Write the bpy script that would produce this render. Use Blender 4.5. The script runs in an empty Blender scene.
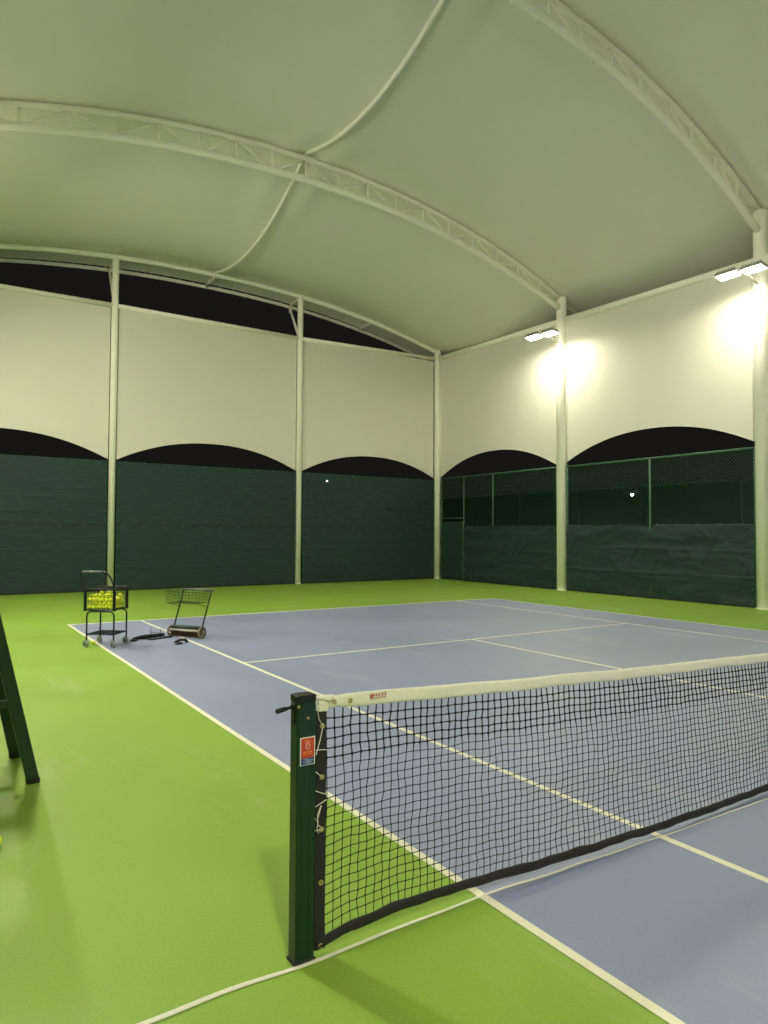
import bpy, math, random
from mathutils import Vector, Matrix, noise
random.seed(7)
PI = math.pi
SC = bpy.context.scene
COL = SC.collection

# ------------------------------------------------------------------ materials
def new_mat(name):
    m = bpy.data.materials.new(name); m.use_nodes = True
    nt = m.node_tree; b = nt.nodes['Principled BSDF']
    return m, nt, b

def plain(name, col, rough=.5, metal=0., spec=.5, var=0., scale=20., bump=0., bscale=200.):
    """Principled with a little object-space noise in colour and bump."""
    m, nt, b = new_mat(name)
    b.inputs['Base Color'].default_value = (*col, 1); b.inputs['Roughness'].default_value = rough
    b.inputs['Metallic'].default_value = metal; b.inputs['Specular IOR Level'].default_value = spec
    tc = nt.nodes.new('ShaderNodeTexCoord')
    if var:
        n = nt.nodes.new('ShaderNodeTexNoise'); n.inputs['Scale'].default_value = scale; n.inputs['Detail'].default_value = 4
        r = nt.nodes.new('ShaderNodeMapRange'); r.inputs['To Min'].default_value = 1 - var; r.inputs['To Max'].default_value = 1 + var
        x = nt.nodes.new('ShaderNodeMix'); x.data_type = 'RGBA'; x.blend_type = 'MULTIPLY'; x.inputs[0].default_value = 1
        nt.links.new(tc.outputs['Object'], n.inputs['Vector']); nt.links.new(n.outputs['Fac'], r.inputs['Value'])
        x.inputs[6].default_value = (*col, 1); nt.links.new(r.outputs[0], x.inputs[7]); nt.links.new(x.outputs[2], b.inputs['Base Color'])
    if bump:
        n = nt.nodes.new('ShaderNodeTexNoise'); n.inputs['Scale'].default_value = bscale; n.inputs['Detail'].default_value = 3
        bp = nt.nodes.new('ShaderNodeBump'); bp.inputs['Strength'].default_value = bump; bp.inputs['Distance'].default_value = .01
        nt.links.new(tc.outputs['Object'], n.inputs['Vector']); nt.links.new(n.outputs['Fac'], bp.inputs['Height'])
        nt.links.new(bp.outputs['Normal'], b.inputs['Normal'])
    return m

def acrylic(name, col, dust, rough, gloss):
    """painted sports floor: fine grain, blotchy wear, pale dusty scuffs."""
    m, nt, b = new_mat(name); N = nt.nodes; L = nt.links
    b.inputs['Specular IOR Level'].default_value = gloss
    tc = N.new('ShaderNodeTexCoord')
    def nz(scale, det, rgh=.5, stretch=None):
        n = N.new('ShaderNodeTexNoise'); n.inputs['Scale'].default_value = scale; n.inputs['Detail'].default_value = det
        n.inputs['Roughness'].default_value = rgh
        if stretch:
            mp = N.new('ShaderNodeMapping'); mp.inputs['Scale'].default_value = stretch; mp.inputs['Rotation'].default_value = (0, 0, .5)
            L.new(tc.outputs['Object'], mp.inputs['Vector']); L.new(mp.outputs[0], n.inputs['Vector'])
        else: L.new(tc.outputs['Object'], n.inputs['Vector'])
        return n
    def rng(src, a, c, d, e):
        r = N.new('ShaderNodeMapRange'); L.new(src, r.inputs['Value'])
        for k, v in zip(('From Min', 'From Max', 'To Min', 'To Max'), (a, c, d, e)): r.inputs[k].default_value = v
        return r.outputs[0]
    big = nz(.55, 5, .6); fine = nz(70, 3)
    mul = N.new('ShaderNodeMath'); mul.operation = 'MULTIPLY'
    L.new(rng(big.outputs['Fac'], .3, .7, .93, 1.07), mul.inputs[0]); L.new(rng(fine.outputs['Fac'], .3, .7, .94, 1.06), mul.inputs[1])
    x = N.new('ShaderNodeMix'); x.data_type = 'RGBA'; x.blend_type = 'MULTIPLY'; x.inputs[0].default_value = 1
    x.inputs[6].default_value = (*col, 1); L.new(mul.outputs[0], x.inputs[7])
    scuff = nz(1.3, 8, .68, (1, .32, 1))
    y = N.new('ShaderNodeMix'); y.data_type = 'RGBA'; y.inputs[7].default_value = (*dust, 1)
    L.new(rng(scuff.outputs['Fac'], .57, .76, 0, .6), y.inputs[0]); L.new(x.outputs[2], y.inputs[6])
    L.new(y.outputs[2], b.inputs['Base Color'])
    L.new(rng(big.outputs['Fac'], .3, .7, rough - .06, rough + .08), b.inputs['Roughness'])
    bp = N.new('ShaderNodeBump'); bp.inputs['Strength'].default_value = .15; bp.inputs['Distance'].default_value = .004
    g = nz(140, 2); L.new(g.outputs['Fac'], bp.inputs['Height']); L.new(bp.outputs[0], b.inputs['Normal'])
    return m

def windscreen_mat(name, col, leak=.06):
    """knitted shade cloth: opaque weave with a little see-through."""
    m, nt, b = new_mat(name); N = nt.nodes; L = nt.links
    b.inputs['Roughness'].default_value = .65; b.inputs['Specular IOR Level'].default_value = .35
    tc = N.new('ShaderNodeTexCoord'); mp = N.new('ShaderNodeMapping'); mp.inputs['Scale'].default_value = (1, 1, 7)
    n = N.new('ShaderNodeTexNoise'); n.inputs['Scale'].default_value = 3.; n.inputs['Detail'].default_value = 5
    L.new(tc.outputs['Object'], mp.inputs[0]); L.new(mp.outputs[0], n.inputs['Vector'])
    r = N.new('ShaderNodeMapRange'); r.inputs['From Min'].default_value = .3; r.inputs['From Max'].default_value = .7
    r.inputs['To Min'].default_value = .8; r.inputs['To Max'].default_value = 1.2
    L.new(n.outputs['Fac'], r.inputs['Value'])
    x = N.new('ShaderNodeMix'); x.data_type = 'RGBA'; x.blend_type = 'MULTIPLY'; x.inputs[0].default_value = 1
    x.inputs[6].default_value = (*col, 1); L.new(r.outputs[0], x.inputs[7]); L.new(x.outputs[2], b.inputs['Base Color'])
    bp = N.new('ShaderNodeBump'); bp.inputs['Strength'].default_value = .5; bp.inputs['Distance'].default_value = .03
    L.new(n.outputs['Fac'], bp.inputs['Height']); L.new(bp.outputs[0], b.inputs['Normal'])
    t = N.new('ShaderNodeBsdfTransparent'); mx = N.new('ShaderNodeMixShader'); mx.inputs[0].default_value = leak
    L.new(b.outputs[0], mx.inputs[1]); L.new(t.outputs[0], mx.inputs[2]); L.new(mx.outputs[0], N['Material Output'].inputs['Surface'])
    return m

def glow(name, col, strength):
    m = bpy.data.materials.new(name); m.use_nodes = True; nt = m.node_tree; nt.nodes.clear()
    e = nt.nodes.new('ShaderNodeEmission'); e.inputs[0].default_value = (*col, 1); e.inputs[1].default_value = strength
    o = nt.nodes.new('ShaderNodeOutputMaterial'); nt.links.new(e.outputs[0], o.inputs[0]); return m

LAMP = 215.0; LAMP_LEFT = 790.0
M = dict(
    green=acrylic('green_acrylic', (.225, .380, .040), (.42, .52, .26), .5, .6),
    blue=acrylic('blue_acrylic', (.172, .212, .40), (.40, .42, .46), .52, 3.),
    line=plain('line_paint', (.80, .78, .62), .55, var=.10, scale=9),
    membrane=plain('white_membrane', (.79, .78, .69), .5, spec=.4, var=.02, scale=1.5),
    wallskin=plain('white_wall_fabric', (.72, .705, .62), .5, spec=.4, var=.02, scale=1.5),
    steel=plain('white_painted_steel', (.95, .93, .83), .4, var=.03, scale=5),
    night=plain('dark_ground', (.02, .02, .02), .9),
    cloth=windscreen_mat('green_windscreen', (.017, .044, .038)),
    fence=plain('green_coated_wire', (.035, .11, .06), .45),
    seam=plain('dark_band', (.010, .016, .012), .7),
    tie=plain('pale_tie', (.22, .25, .20), .6),
    post=plain('dark_green_enamel', (.004, .030, .014), .32, var=.06, scale=15),
    black=plain('black_plastic', (.006, .006, .007), .45),
    cord=plain('black_net_cord', (.004, .0045, .006), .75),
    hem=plain('black_net_binding', (.016, .015, .015), .85, var=.25, scale=40, bump=.3, bscale=120),
    band=plain('white_net_canvas', (.80, .78, .66), .7, var=.06, scale=25, bump=.3, bscale=90),
    brass=plain('brass', (.55, .45, .18), .38, metal=.7),
    rope=plain('white_cord', (.72, .70, .60), .7, var=.1, scale=60),
    red=plain('sticker_red', (.52, .055, .03), .45), navy=plain('sticker_blue', (.035, .06, .22), .45),
    white=plain('sticker_white', (.78, .78, .76), .45), pink=plain('sticker_pink', (.75, .42, .38), .45),
    orange=plain('sticker_orange', (.80, .27, .05), .45), sky=plain('sticker_pale_blue', (.30, .38, .62), .45),
    ink=plain('red_ink', (.48, .05, .045), .6),
    wire=plain('black_wire', (.007, .007, .008), .42, metal=.2), grip=plain('grey_grip', (.20, .20, .20), .45),
    caster=plain('grey_rubber', (.30, .33, .31), .6), hub=plain('dark_hub', (.05, .05, .05), .5),
    ball=plain('yellow_felt', (.80, .86, .03), .9, var=.12, scale=60, bump=.4, bscale=400),
    ballseam=plain('ball_seam', (.75, .78, .6), .8),
    brown=plain('brown_bristle', (.10, .055, .03), .8, var=.3, scale=80), tan=plain('tan_wheel', (.22, .16, .10), .6),
    roller=plain('cream_roller', (.62, .60, .48), .6), deepgreen=plain('dark_green_cover', (.015, .045, .025), .5),
    housing=plain('grey_lamp_housing', (.35, .36, .33), .4, metal=.3),
    lens=glow('floodlight_glow', (1., .95, .74), LAMP), lens_left=glow('left_floodlight_glow', (1., .95, .74), LAMP_LEFT), faraway=glow('street_glow', (.95, 1., .97), 40.),
    pole=plain('dark_pole', (.04, .04, .04), .6),
)

# ------------------------------------------------------------------ mesh builder
class MB:
    def __init__(s): s.v = []; s.f = []; s.mi = []; s.sm = []; s.mats = []
    def slot(s, m):
        if m not in s.mats: s.mats.append(m)
        return s.mats.index(m)
    def add(s, vs, fs, mat, smooth=False):
        o = len(s.v); k = s.slot(mat); s.v += [tuple(v) for v in vs]
        for f in fs: s.f.append([i + o for i in f]); s.mi.append(k); s.sm.append(smooth)
    def box(s, c, d, mat, rot=None, bev=0.):
        """box of size d at c; bev chamfers the four edges along its longest axis and its caps."""
        hx, hy, hz = d[0] / 2, d[1] / 2, d[2] / 2; R = rot or Matrix.Identity(3); c = Vector(c)
        if bev <= 0:
            vs = [c + R @ Vector((x * hx, y * hy, z * hz)) for z in (-1, 1) for x, y in ((-1, -1), (1, -1), (1, 1), (-1, 1))]
            s.add(vs, [(3, 2, 1, 0), (4, 5, 6, 7), (0, 1, 5, 4), (1, 2, 6, 5), (2, 3, 7, 6), (3, 0, 4, 7)], mat); return
        ring = []
        for sx, sy in ((-1, -1), (1, -1), (1, 1), (-1, 1)):
            a = (sx * (hx - bev), sy * hy); b2 = (sx * hx, sy * (hy - bev))
            ring += [a, b2] if sx * sy < 0 else [b2, a]
        rows = [(-hz, .0), (-hz + bev, 1.), (hz - bev, 1.), (hz, .0)]
        vs = []
        for z, full in rows:
            for x, y in ring:
                if not full: x *= (hx - bev) / hx; y *= (hy - bev) / hy
                vs.append(c + R @ Vector((x, y, z)))
        n = 8; fs = [list(range(n))[::-1], list(range(3 * n, 4 * n))]
        for r in range(3):
            for i in range(n): fs.append((r * n + i, r * n + (i + 1) % n, (r + 1) * n + (i + 1) % n, (r + 1) * n + i))
        s.add(vs, fs, mat)
    def tube(s, pts, r, mat, n=8, cap=True, closed=False, smooth=None):
        pts = [Vector(p) for p in pts]; m = len(pts)
        rs = r if isinstance(r, (list, tuple)) else [r] * m
        T = []
        for i in range(m):
            if closed: t = pts[(i + 1) % m] - pts[i - 1]
            else: t = pts[min(i + 1, m - 1)] - pts[max(i - 1, 0)]
            T.append(t.normalized() if t.length > 1e-9 else Vector((0, 0, 1)))
        up = Vector((0, 0, 1)) if abs(T[0].z) < .9 else Vector((1, 0, 0))
        nrm = T[0].cross(up).normalized(); vs = []
        for i in range(m):
            nrm = (nrm - T[i] * nrm.dot(T[i]))
            nrm = nrm.normalized() if nrm.length > 1e-6 else T[i].orthogonal().normalized()
            b = T[i].cross(nrm)
            for k in range(n):
                a = 2 * PI * (k + .5) / n; vs.append(pts[i] + (nrm * math.cos(a) + b * math.sin(a)) * rs[i])
        fs = []
        for i in range(m if closed else m - 1):
            j = (i + 1) % m
            for k in range(n): fs.append((i * n + k, i * n + (k + 1) % n, j * n + (k + 1) % n, j * n + k))
        if cap and not closed: fs.append(list(range(n))[::-1]); fs.append(list(range((m - 1) * n, m * n)))
        s.add(vs, fs, mat, n > 5 if smooth is None else smooth)
    def disc(s, c, ax, r, th, mat, n=20, rin=0.):
        """short cylinder (or ring if rin) centred at c with axis ax."""
        c = Vector(c); ax = Vector(ax).normalized(); u = ax.orthogonal().normalized(); w = ax.cross(u); vs = []
        for rr in ((r, rin) if rin else (r,)):
            for sgn in (-1, 1):
                for k in range(n):
                    a = 2 * PI * k / n; vs.append(c + ax * (sgn * th / 2) + (u * math.cos(a) + w * math.sin(a)) * rr)
        fs = []
        if rin:
            for k in range(n):
                j = (k + 1) % n
                fs += [(k, j, n + j, n + k), (2 * n + j, 2 * n + k, 3 * n + k, 3 * n + j), (j, k, 2 * n + k, 2 * n + j), (n + k, n + j, 3 * n + j, 3 * n + k)]
        else:
            for k in range(n): fs.append((k, (k + 1) % n, n + (k + 1) % n, n + k))
            fs += [list(range(n))[::-1], list(range(n, 2 * n))]
        s.add(vs, fs, mat)
    def grid(s, P, mat, smooth=True):
        h, w = len(P), len(P[0]); vs = [p for row in P for p in row]
        s.add(vs, [(j * w + i, j * w + i + 1, (j + 1) * w + i + 1, (j + 1) * w + i) for j in range(h - 1) for i in range(w - 1)], mat, smooth)
    def sphere(s, c, r, mat, n=14, m=9):
        c = Vector(c); vs = [c + Vector((0, 0, -r))]
        for j in range(1, m):
            t = PI * j / m - PI / 2
            for k in range(n): a = 2 * PI * k / n; vs.append(c + Vector((math.cos(a) * math.cos(t), math.sin(a) * math.cos(t), math.sin(t))) * r)
        vs.append(c + Vector((0, 0, r))); fs = [(0, 1 + (k + 1) % n, 1 + k) for k in range(n)]
        for j in range(m - 2):
            for k in range(n): fs.append((1 + j * n + k, 1 + j * n + (k + 1) % n, 1 + (j + 1) * n + (k + 1) % n, 1 + (j + 1) * n + k))
        q = 1 + (m - 2) * n; fs += [(q + k, q + (k + 1) % n, len(vs) - 1) for k in range(n)]
        s.add(vs, fs, mat, True)
    def mesh(s, name, origin=(0, 0, 0)):
        me = bpy.data.meshes.new(name); o = Vector(origin)
        me.from_pydata([tuple(Vector(v) - o) for v in s.v], [], s.f)
        for m in s.mats: me.materials.append(m)
        me.polygons.foreach_set('material_index', s.mi); me.polygons.foreach_set('use_smooth', s.sm); me.update()
        return me
    def build(s, name, parent=None, origin=None):
        """ONE object. Coordinates are world coordinates; a child keeps them relative to its parent's location."""
        if parent is not None:
            o = bpy.data.objects.new(name, s.mesh(name, base(parent))); o.parent = parent
        else:
            og = origin or (0, 0, 0)
            o = bpy.data.objects.new(name, s.mesh(name, og)); o.location = og
        COL.objects.link(o); return o

def base(o):
    v = Vector((0, 0, 0))
    while o is not None: v = v + o.location; o = o.parent
    return v
def tag(o, label=None, cat=None, group=None, kind=None):
    for k, v in (('label', label), ('category', cat), ('group', group), ('kind', kind)):
        if v: o[k] = v
    return o
def thing(name, loc, label, cat, group=None, kind=None):
    o = bpy.data.objects.new(name, None); o.location = loc; o.empty_display_size = .2; COL.objects.link(o)
    return tag(o, label, cat, group, kind)
def copy_tree(o, parent=None):
    c = o.copy(); COL.objects.link(c)
    if parent: c.parent = parent
    for ch in [x for x in COL.objects if x.parent == o]: copy_tree(ch, c)
    return c

# ------------------------------------------------------------------ the hall's dimensions (metres; net along x, far baseline at +y)
XC, XR, XL, YF = 5.55, 14.92, -3.82, 19.49
COLX = [2.39, 8.70]                      # far-wall columns
TY = [12.91, 6.42, 0., -6.42, -12.91]     # truss lines
KN = [(0., 12.35, 9.95, 9.42), (6.42, 12.10, 9.90, 9.36), (12.91, 11.30, 9.52, 9.17), (19.49, 10.36, 9.15, 0)]   # |y|, crown, eave, bottom-chord eave
def lerp_k(y, i):
    y = abs(y)
    for a, b in zip(KN, KN[1:]):
        if y <= b[0]: t = (y - a[0]) / (b[0] - a[0]); return a[i] + (b[i] - a[i]) * t, t
    return KN[-1][i], 0.
def arc(x, crown, eave, sl=.012): return crown - (crown - eave) * (abs(x - XC) / 9.3) ** 2.2 - sl * max(0, XC - x)
def roof_z(x, y):
    c, t = lerp_k(y, 1); e, _ = lerp_k(y, 2); d = abs(x - XC)
    s = 4 * t * (1 - t)
    sag = s * (.60 - .20 * min(1, d / 9.5)) + .10 * s * math.exp(-d / .55)
    if abs(y) > YF: e = KN[-1][2]
    fold = 0.
    for ty in TY:                       # soft tension folds fanning out from the crown at each truss
        w = math.exp(-((y - ty) / 1.6) ** 2) * math.exp(-(d / 1.3) ** 2)
        fold += .065 * w * math.cos(d * 5.2)
    return arc(x, c, e, .012 * min(1, max(0, (YF - abs(y)) / 6.5))) - sag + fold + .12 - .18 * max(0, abs(y) - YF)

# ------------------------------------------------------------------ setting: floor, lines, ground outside
b = MB(); b.box((0, 0, -.35), (160, 160, .1), M['night']); tag(b.build('ground'), 'dark ground outside the hall', 'ground', kind='structure')
b = MB(); b.box(((XL + XR) / 2, 0, -.15), (XR - XL + 1.0, 2 * YF + 1.0, .3), M['green'])
tag(b.build('floor'), 'green acrylic floor around the blue court', 'floor', kind='structure')
W, HB, SL = 10.97, 11.885, 6.40
b = MB(); b.box((W / 2, 0, .001), (W, 2 * HB, .002), M['blue'])
tag(b.build('floor_court'), 'blue acrylic playing surface inside the white lines', 'court', kind='structure')
def strip(name, x0, y0, x1, y1, label):
    q = MB(); z = .0032 + .0002 * len([o for o in COL.objects if 'line' in o.name])
    q.box(((x0 + x1) / 2, (y0 + y1) / 2, z / 2), (x1 - x0, y1 - y0, z), M['line'])
    tag(q.build(name), label, 'court line', kind='structure')
strip('baseline', 0, HB - .08, W, HB, 'white far baseline nearest the back wall')
for x, nm in ((.025, 'white doubles sideline passing just right of the green net post'), (1.372, 'white singles sideline passing under the roller ball collector'),
              (W - 1.372, 'white singles sideline on the far right of the blue court'), (W - .025, 'outermost white doubles sideline beside the right wall')):
    strip('sideline', x - .025, -HB, x + .025, HB - .08, nm)
strip('service_line', 1.397, SL - .025, W - 1.397, SL + .025, 'white service line across the court behind the net')
strip('center_service_line', W / 2 - .025, -SL, W / 2 + .025, SL - .025, 'white centre line joining the service line to the net')

# ------------------------------------------------------------------ ceiling membrane
b = MB(); NX, NY = 110, 170; x0, x1, y1 = XL - 1.25, XR + 1.25, YF + .85
rows = []
for j in range(NY + 1):
    y = -y1 + 2 * y1 * j / NY
    rows.append([(x0 + (x1 - x0) * i / NX, y, roof_z(x0 + (x1 - x0) * i / NX, y)) for i in range(NX + 1)])
b.grid(rows, M['membrane'])
ceil = tag(b.build('ceiling'), 'white tensile membrane roof stretched over the trusses', 'ceiling', kind='structure')
md = ceil.modifiers.new('thickness', 'SOLIDIFY'); md.thickness = .006; md.offset = 1; md.use_rim = False

# ridge tube under the membrane
b = MB(); b.tube([(XC, y, roof_z(XC, y) - .03) for y in [-YF - .8 + 2 * (YF + .8) * k / 200 for k in range(201)]], .05, M['membrane'], 10)
tag(b.build('ridge_cable'), 'white padded ridge cable running down the middle of the roof', 'cable', kind='structure')

# ------------------------------------------------------------------ columns, beams, wall membranes
def column(x, y, r, top, label):
    q = MB(); q.tube([(x, y, 0), (x, y, top - .02), (x, y, top)], [r, r, r * .96], M['steel'], 20)
    q.disc((x, y, .012), (0, 0, 1), r * 1.18, .02, M['steel'], 20)
    return tag(q.build('column', origin=(x, y, 0)), label, 'column', kind='structure')
column(XR, YF, .15, 9.28, 'white corner column where the back and right walls meet')
column(COLX[1], YF, .10, 10.23, 'slim white back wall column between the empty mower basket and the corner')
column(COLX[0], YF, .10, 10.23, 'slim white back wall column standing behind the ball cart')
column(XR, TY[0], .172, 9.55, 'white right wall column under the farther floodlight')
column(XR, TY[1], .172, 9.9, 'white right wall column at the photo edge under the nearer floodlight')
for y, t in ((0, 10), (-6.35, 9.9), (-12.9, 9.55)): column(XR, y, .172, t, 'white right wall column outside the photo')
for y, t in ((19.08, 9.15), (12.9, 9.55), (6.35, 9.9), (0, 10), (-6.35, 9.9), (-12.9, 9.55), (-19.08, 9.15)): column(XL, y, .172, t, 'white left wall column outside the photo')
column(XR, -YF, .172, 9.15, 'white near corner column outside the photo')

BZ = {YF: 8.90, 12.91: 8.79, 6.42: 8.68}; bz_ = lambda y: BZ.get(y, 8.68)
def beam(p, q2, r, label):
    q = MB(); q.tube([p, q2], r, M['steel'], 14); tag(q.build('beam', origin=p), label, 'beam', kind='structure')
YS = [YF] + TY + [-YF]
beam((XL, YF, 8.68), (COLX[0], YF, 8.74), .07, 'white beam over the leftmost back wall bay')
beam((COLX[0], YF, 8.74), (COLX[1], YF, 8.74), .07, 'white beam over the middle back wall bay')
beam((COLX[1], YF, 8.74), (XR, YF, 8.90), .07, 'white beam over the back wall bay beside the corner')
for k, (ya, yb) in enumerate(zip(YS, YS[1:])):
    beam((XR, ya, bz_(ya)), (XR, yb, bz_(yb)), .10, ['white beam on the right wall between the corner and the farther floodlight column',
         'white beam on the right wall between the two floodlight columns'][k] if k < 2 else 'white right wall beam outside the photo')
    beam((XL, ya, bz_(ya)), (XL, yb, bz_(yb)), .10, 'white left wall beam outside the photo')
beam((XL, -YF, 8.7), (XR, -YF, 8.7), .07, 'white near end beam outside the photo')

def wall_panel(name, A, B, ztip, zapex, ztop, gapA, gapB, nrm, label, pipe=False):
    """membrane stretched between two columns with an arched lower edge; A, B are the column axes on plan."""
    A, B, nrm = Vector((*A, 0)), Vector((*B, 0)), Vector((*nrm, 0)); d = (B - A).normalized(); L = (B - A).length
    root_o = tuple(A); q = MB(); n = 48; m = 16; P = []; low = []
    for j in range(m + 1):
        row = []
        for i in range(n + 1):
            s = gapA + (L - gapA - gapB) * i / n; u = (s - L / 2) / (L / 2 - min(gapA, gapB))
            zl = zapex - (zapex - ztip) * (abs(u) ** 2.15)
            z = zl + (ztop - zl) * j / m
            bow = .05 * math.sin(PI * i / n) * math.sin(PI * j / m)
            row.append(A + d * s - nrm * (.02 + bow) + Vector((0, 0, z)))
        P.append(row)
    q.grid(P, M['wallskin'])
    w = tag(q.build(name, origin=root_o), label, 'wall', kind='structure')
    md = w.modifiers.new('thickness', 'SOLIDIFY'); md.thickness = .006; md.use_rim = False
    h = MB(); h.tube([p + Vector((0, 0, -.005)) for p in P[0]], .012, M['wallskin'], 8); h.build('hem', w)
    for i in ((0, n) if pipe else ()):
        e = MB(); pts = [P[j][i] for j in (0, m)]; e.tube(pts, .028, M['steel'], 8); e.build('edge_tube', w)
    return w
FN = (0, -1); RN = (-1, 0)
wall_panel('wall_far', (XL, YF), (COLX[0], YF), 4.02, 4.72, 8.66, .22, .12, FN, 'white fabric back wall panel at the left edge of the photo')
wall_panel('wall_far', (COLX[0], YF), (COLX[1], YF), 4.02, 4.73, 8.72, .12, .12, FN, 'white fabric back wall panel above the ball cart and mower collector')
wall_panel('wall_far', (COLX[1], YF), (XR, YF), 4.02, 4.73, 8.78, .12, .2, FN, 'white fabric back wall panel next to the corner')
for k, (ya, yb) in enumerate(zip(YS, YS[1:])):
    wall_panel('wall_right', (XR, ya), (XR, yb), (4.08, 4.08)[k % 2] + .08 * (k == 1), 4.87, (8.84, 8.73, 8.66)[min(k, 2)], .2, .22, RN,
        ['white fabric right wall panel between corner and farther floodlight', 'white fabric right wall panel lit by both floodlights'][k] if k < 2 else 'white fabric right wall panel outside the photo', pipe=True)
    wall_panel('wall_left', (XL, ya), (XL, yb), 4.08, 4.87, 8.66, .2, .22, (1, 0), 'white fabric left wall panel outside the photo')
wall_panel('wall_near', (XR, -YF), (XL, -YF), 4.08, 4.87, 8.65, .2, .22, (0, 1), 'white fabric near wall panel outside the photo')

# ------------------------------------------------------------------ trusses
def truss(y, label):
    i = min(range(4), key=lambda k: abs(KN[k][0] - abs(y))); _, crown, eave, be = KN[i]
    t = thing('roof_truss', (XC, y, be), label, 'truss', 'white arched roof trusses', 'thing')
    bc = crown - (.54 if i == 2 else .44)
    zt = lambda x: arc(x, crown, eave); zb = lambda x: arc(x, bc, be)
    xs = [XC - 9.25 + 18.5 * k / 80 for k in range(81)]
    q = MB(); q.tube([(x, y, zt(x)) for x in xs], .066, M['steel'], 10); q.build('top_chord', t)
    q = MB(); q.tube([(x, y, zb(x)) for x in xs], .085, M['steel'], 10); q.build('bottom_chord', t)
    N = 10; st = .925
    for k in range(-N + 1, N):
        x = XC + k * st; q = MB(); q.tube([(x, y, zb(x)), (x, y, zt(x))], .032, M['steel'], 6); q.build('web_post', t)
    for k in range(-N, N + 1, 2):
        for s in (-1, 1):
            if abs(k + s) > N: continue
            xa, xb = XC + k * st, XC + (k + s) * st
            xa = max(XC - 9.2, min(XC + 9.2, xa))
            q = MB(); q.tube([(xa, y, zt(xa) - .03), (xb - .06 * s, y, zb(xb - .06 * s) + .03)], .028, M['steel'], 6); q.build('web_diagonal', t)
    for s in (-1, 1):                   # eave outriggers beyond the columns
        q = MB(); xa = XC + s * 9.4; q.tube([(xa, y, eave - .15), (xa + s * 1.1, y, roof_z(xa + s * 1.1, y) - .06)], .04, M['steel'], 8); q.build('eave_strut', t)
truss(TY[0], 'white arched lattice truss spanning from the farther floodlight column')
truss(TY[1], 'white arched lattice truss nearest overhead, crossing the upper right of the photo')
for y in TY[2:]: truss(y, 'white arched lattice truss outside the photo')

# far gable arch with its outer edge pipe
g = thing('gable_arch', (XC, YF, 9.0), 'white curved gable arch above the back wall with a second edge pipe behind', 'arch', kind='thing')
garc = lambda x: arc(x, KN[-1][1], KN[-1][2], 0)
xs = [XC - 9.35 + 18.7 * k / 90 for k in range(91)]
q = MB(); q.tube([(x, YF, garc(x)) for x in xs], .085, M['steel'], 10); q.build('arch_pipe', g)
EY = YF + .96
earc = lambda x: arc(x, 10.25, 9.12, 0)
q = MB(); q.tube([(x, EY, earc(x)) for x in [XC - 10 + 20 * k / 90 for k in range(91)]], .062, M['steel'], 10); q.build('edge_pipe', g)
for k in range(-20, 21):                # ties between membrane edge and pipe
    x = XC + k * .47; q = MB(); q.tube([(x, YF + .84, roof_z(x, YF + .84)), (x + .03, EY - .03, earc(x) + .03)], .010, M['rope'], 5); q.build('edge_tie', g)
for x in (COLX[0], XC, COLX[1], 11.7):
    q = MB(); q.tube([(x, YF, garc(x) - .02), (x, EY - .03, earc(x))], .045, M['steel'], 8); q.build('outrigger', g)
for x in COLX:
    q = MB(); q.tube([(x, YF + .05, 8.72), (x, EY - .06, earc(x) - .04)], .045, M['steel'], 8); q.build('brace', g)
    q = MB(); q.box((x, EY - .13, earc(x) - .12), (.02, .22, .22), M['steel']); q.build('gusset', g)

# ------------------------------------------------------------------ fences and windscreens
def cloth_mesh(A, B, z0, z1, nrm, seed, folds, amp=.012, droop=0.):
    """sagging shade cloth between plan points A and B, with horizontal creases and tie points along its edges."""
    A, B, nrm = Vector((*A, 0)), Vector((*B, 0)), Vector((*nrm, 0)); d = (B - A).normalized(); L = (B - A).length
    q = MB(); n = max(24, int(L * 22)); m = int((z1 - z0) * 26); rnd = random.Random(seed)
    fl = [(z0 + (z1 - z0) * f, rnd.uniform(.5, 1.)) for f in folds]
    diag = [(rnd.uniform(0, L), rnd.uniform(z0 + .3, z1), rnd.uniform(.5, 1.3), rnd.choice((-1, 1)) * rnd.uniform(.4, 1.2)) for _ in range(int(L * 2.2))]
    P = []
    for j in range(m + 1):
        row = []
        for i in range(n + 1):
            s = L * i / n; z = z0 + (z1 - z0) * j / m
            o = noise.noise(Vector((s * .7 + seed, z * 2.4, seed * 3.1))) * amp + noise.noise(Vector((s * 2.2, z * 6 + seed, 7.))) * amp * .45
            for fz, k in fl:
                zz = fz + .03 * noise.noise(Vector((s * .5, fz * 9, seed)))
                o += k * (.008 + .5 * amp) * math.exp(-((z - zz) / .022) ** 2) * (.4 + .6 * max(0, noise.noise(Vector((s * .6, fz * 5, 2. + seed))) + .5))
            for cx, cz, ln, sl in diag:
                w = (s - cx) - sl * (z - cz)
                if abs(w) < .2 and abs(z - cz) < ln / 2: o += .5 * amp * math.exp(-(w / .05) ** 2) * math.cos(PI * (z - cz) / ln)
            zz = z
            if j == m and droop: zz -= droop * (abs(math.sin(s * PI / .62)) ** .6) * (.6 + .4 * noise.noise(Vector((s, 1, seed))))
            row.append(A + d * s + nrm * (.035 + o) + Vector((0, 0, zz)))
        P.append(row)
    q.grid(P, M['cloth'])
    def dot(s, z): q.box(A + d * s + nrm * .062 + Vector((0, 0, z)), (.022, .022, .022), M['tie'], bev=.005)
    for k in range(int(L / .62)): dot(.2 + k * .62, z1 - .03)
    for k in range(int((z1 - z0) / .3)):
        dot(.05, z0 + .15 + k * .3); dot(L - .05, z0 + .15 + k * .3)
    q.box(A + d * (L / 2) + nrm * .03 + Vector((0, 0, z0 + .015)), (abs(d.x) * L + .02, abs(d.y) * L + .02, .05), M['seam'])
    return q
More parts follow.
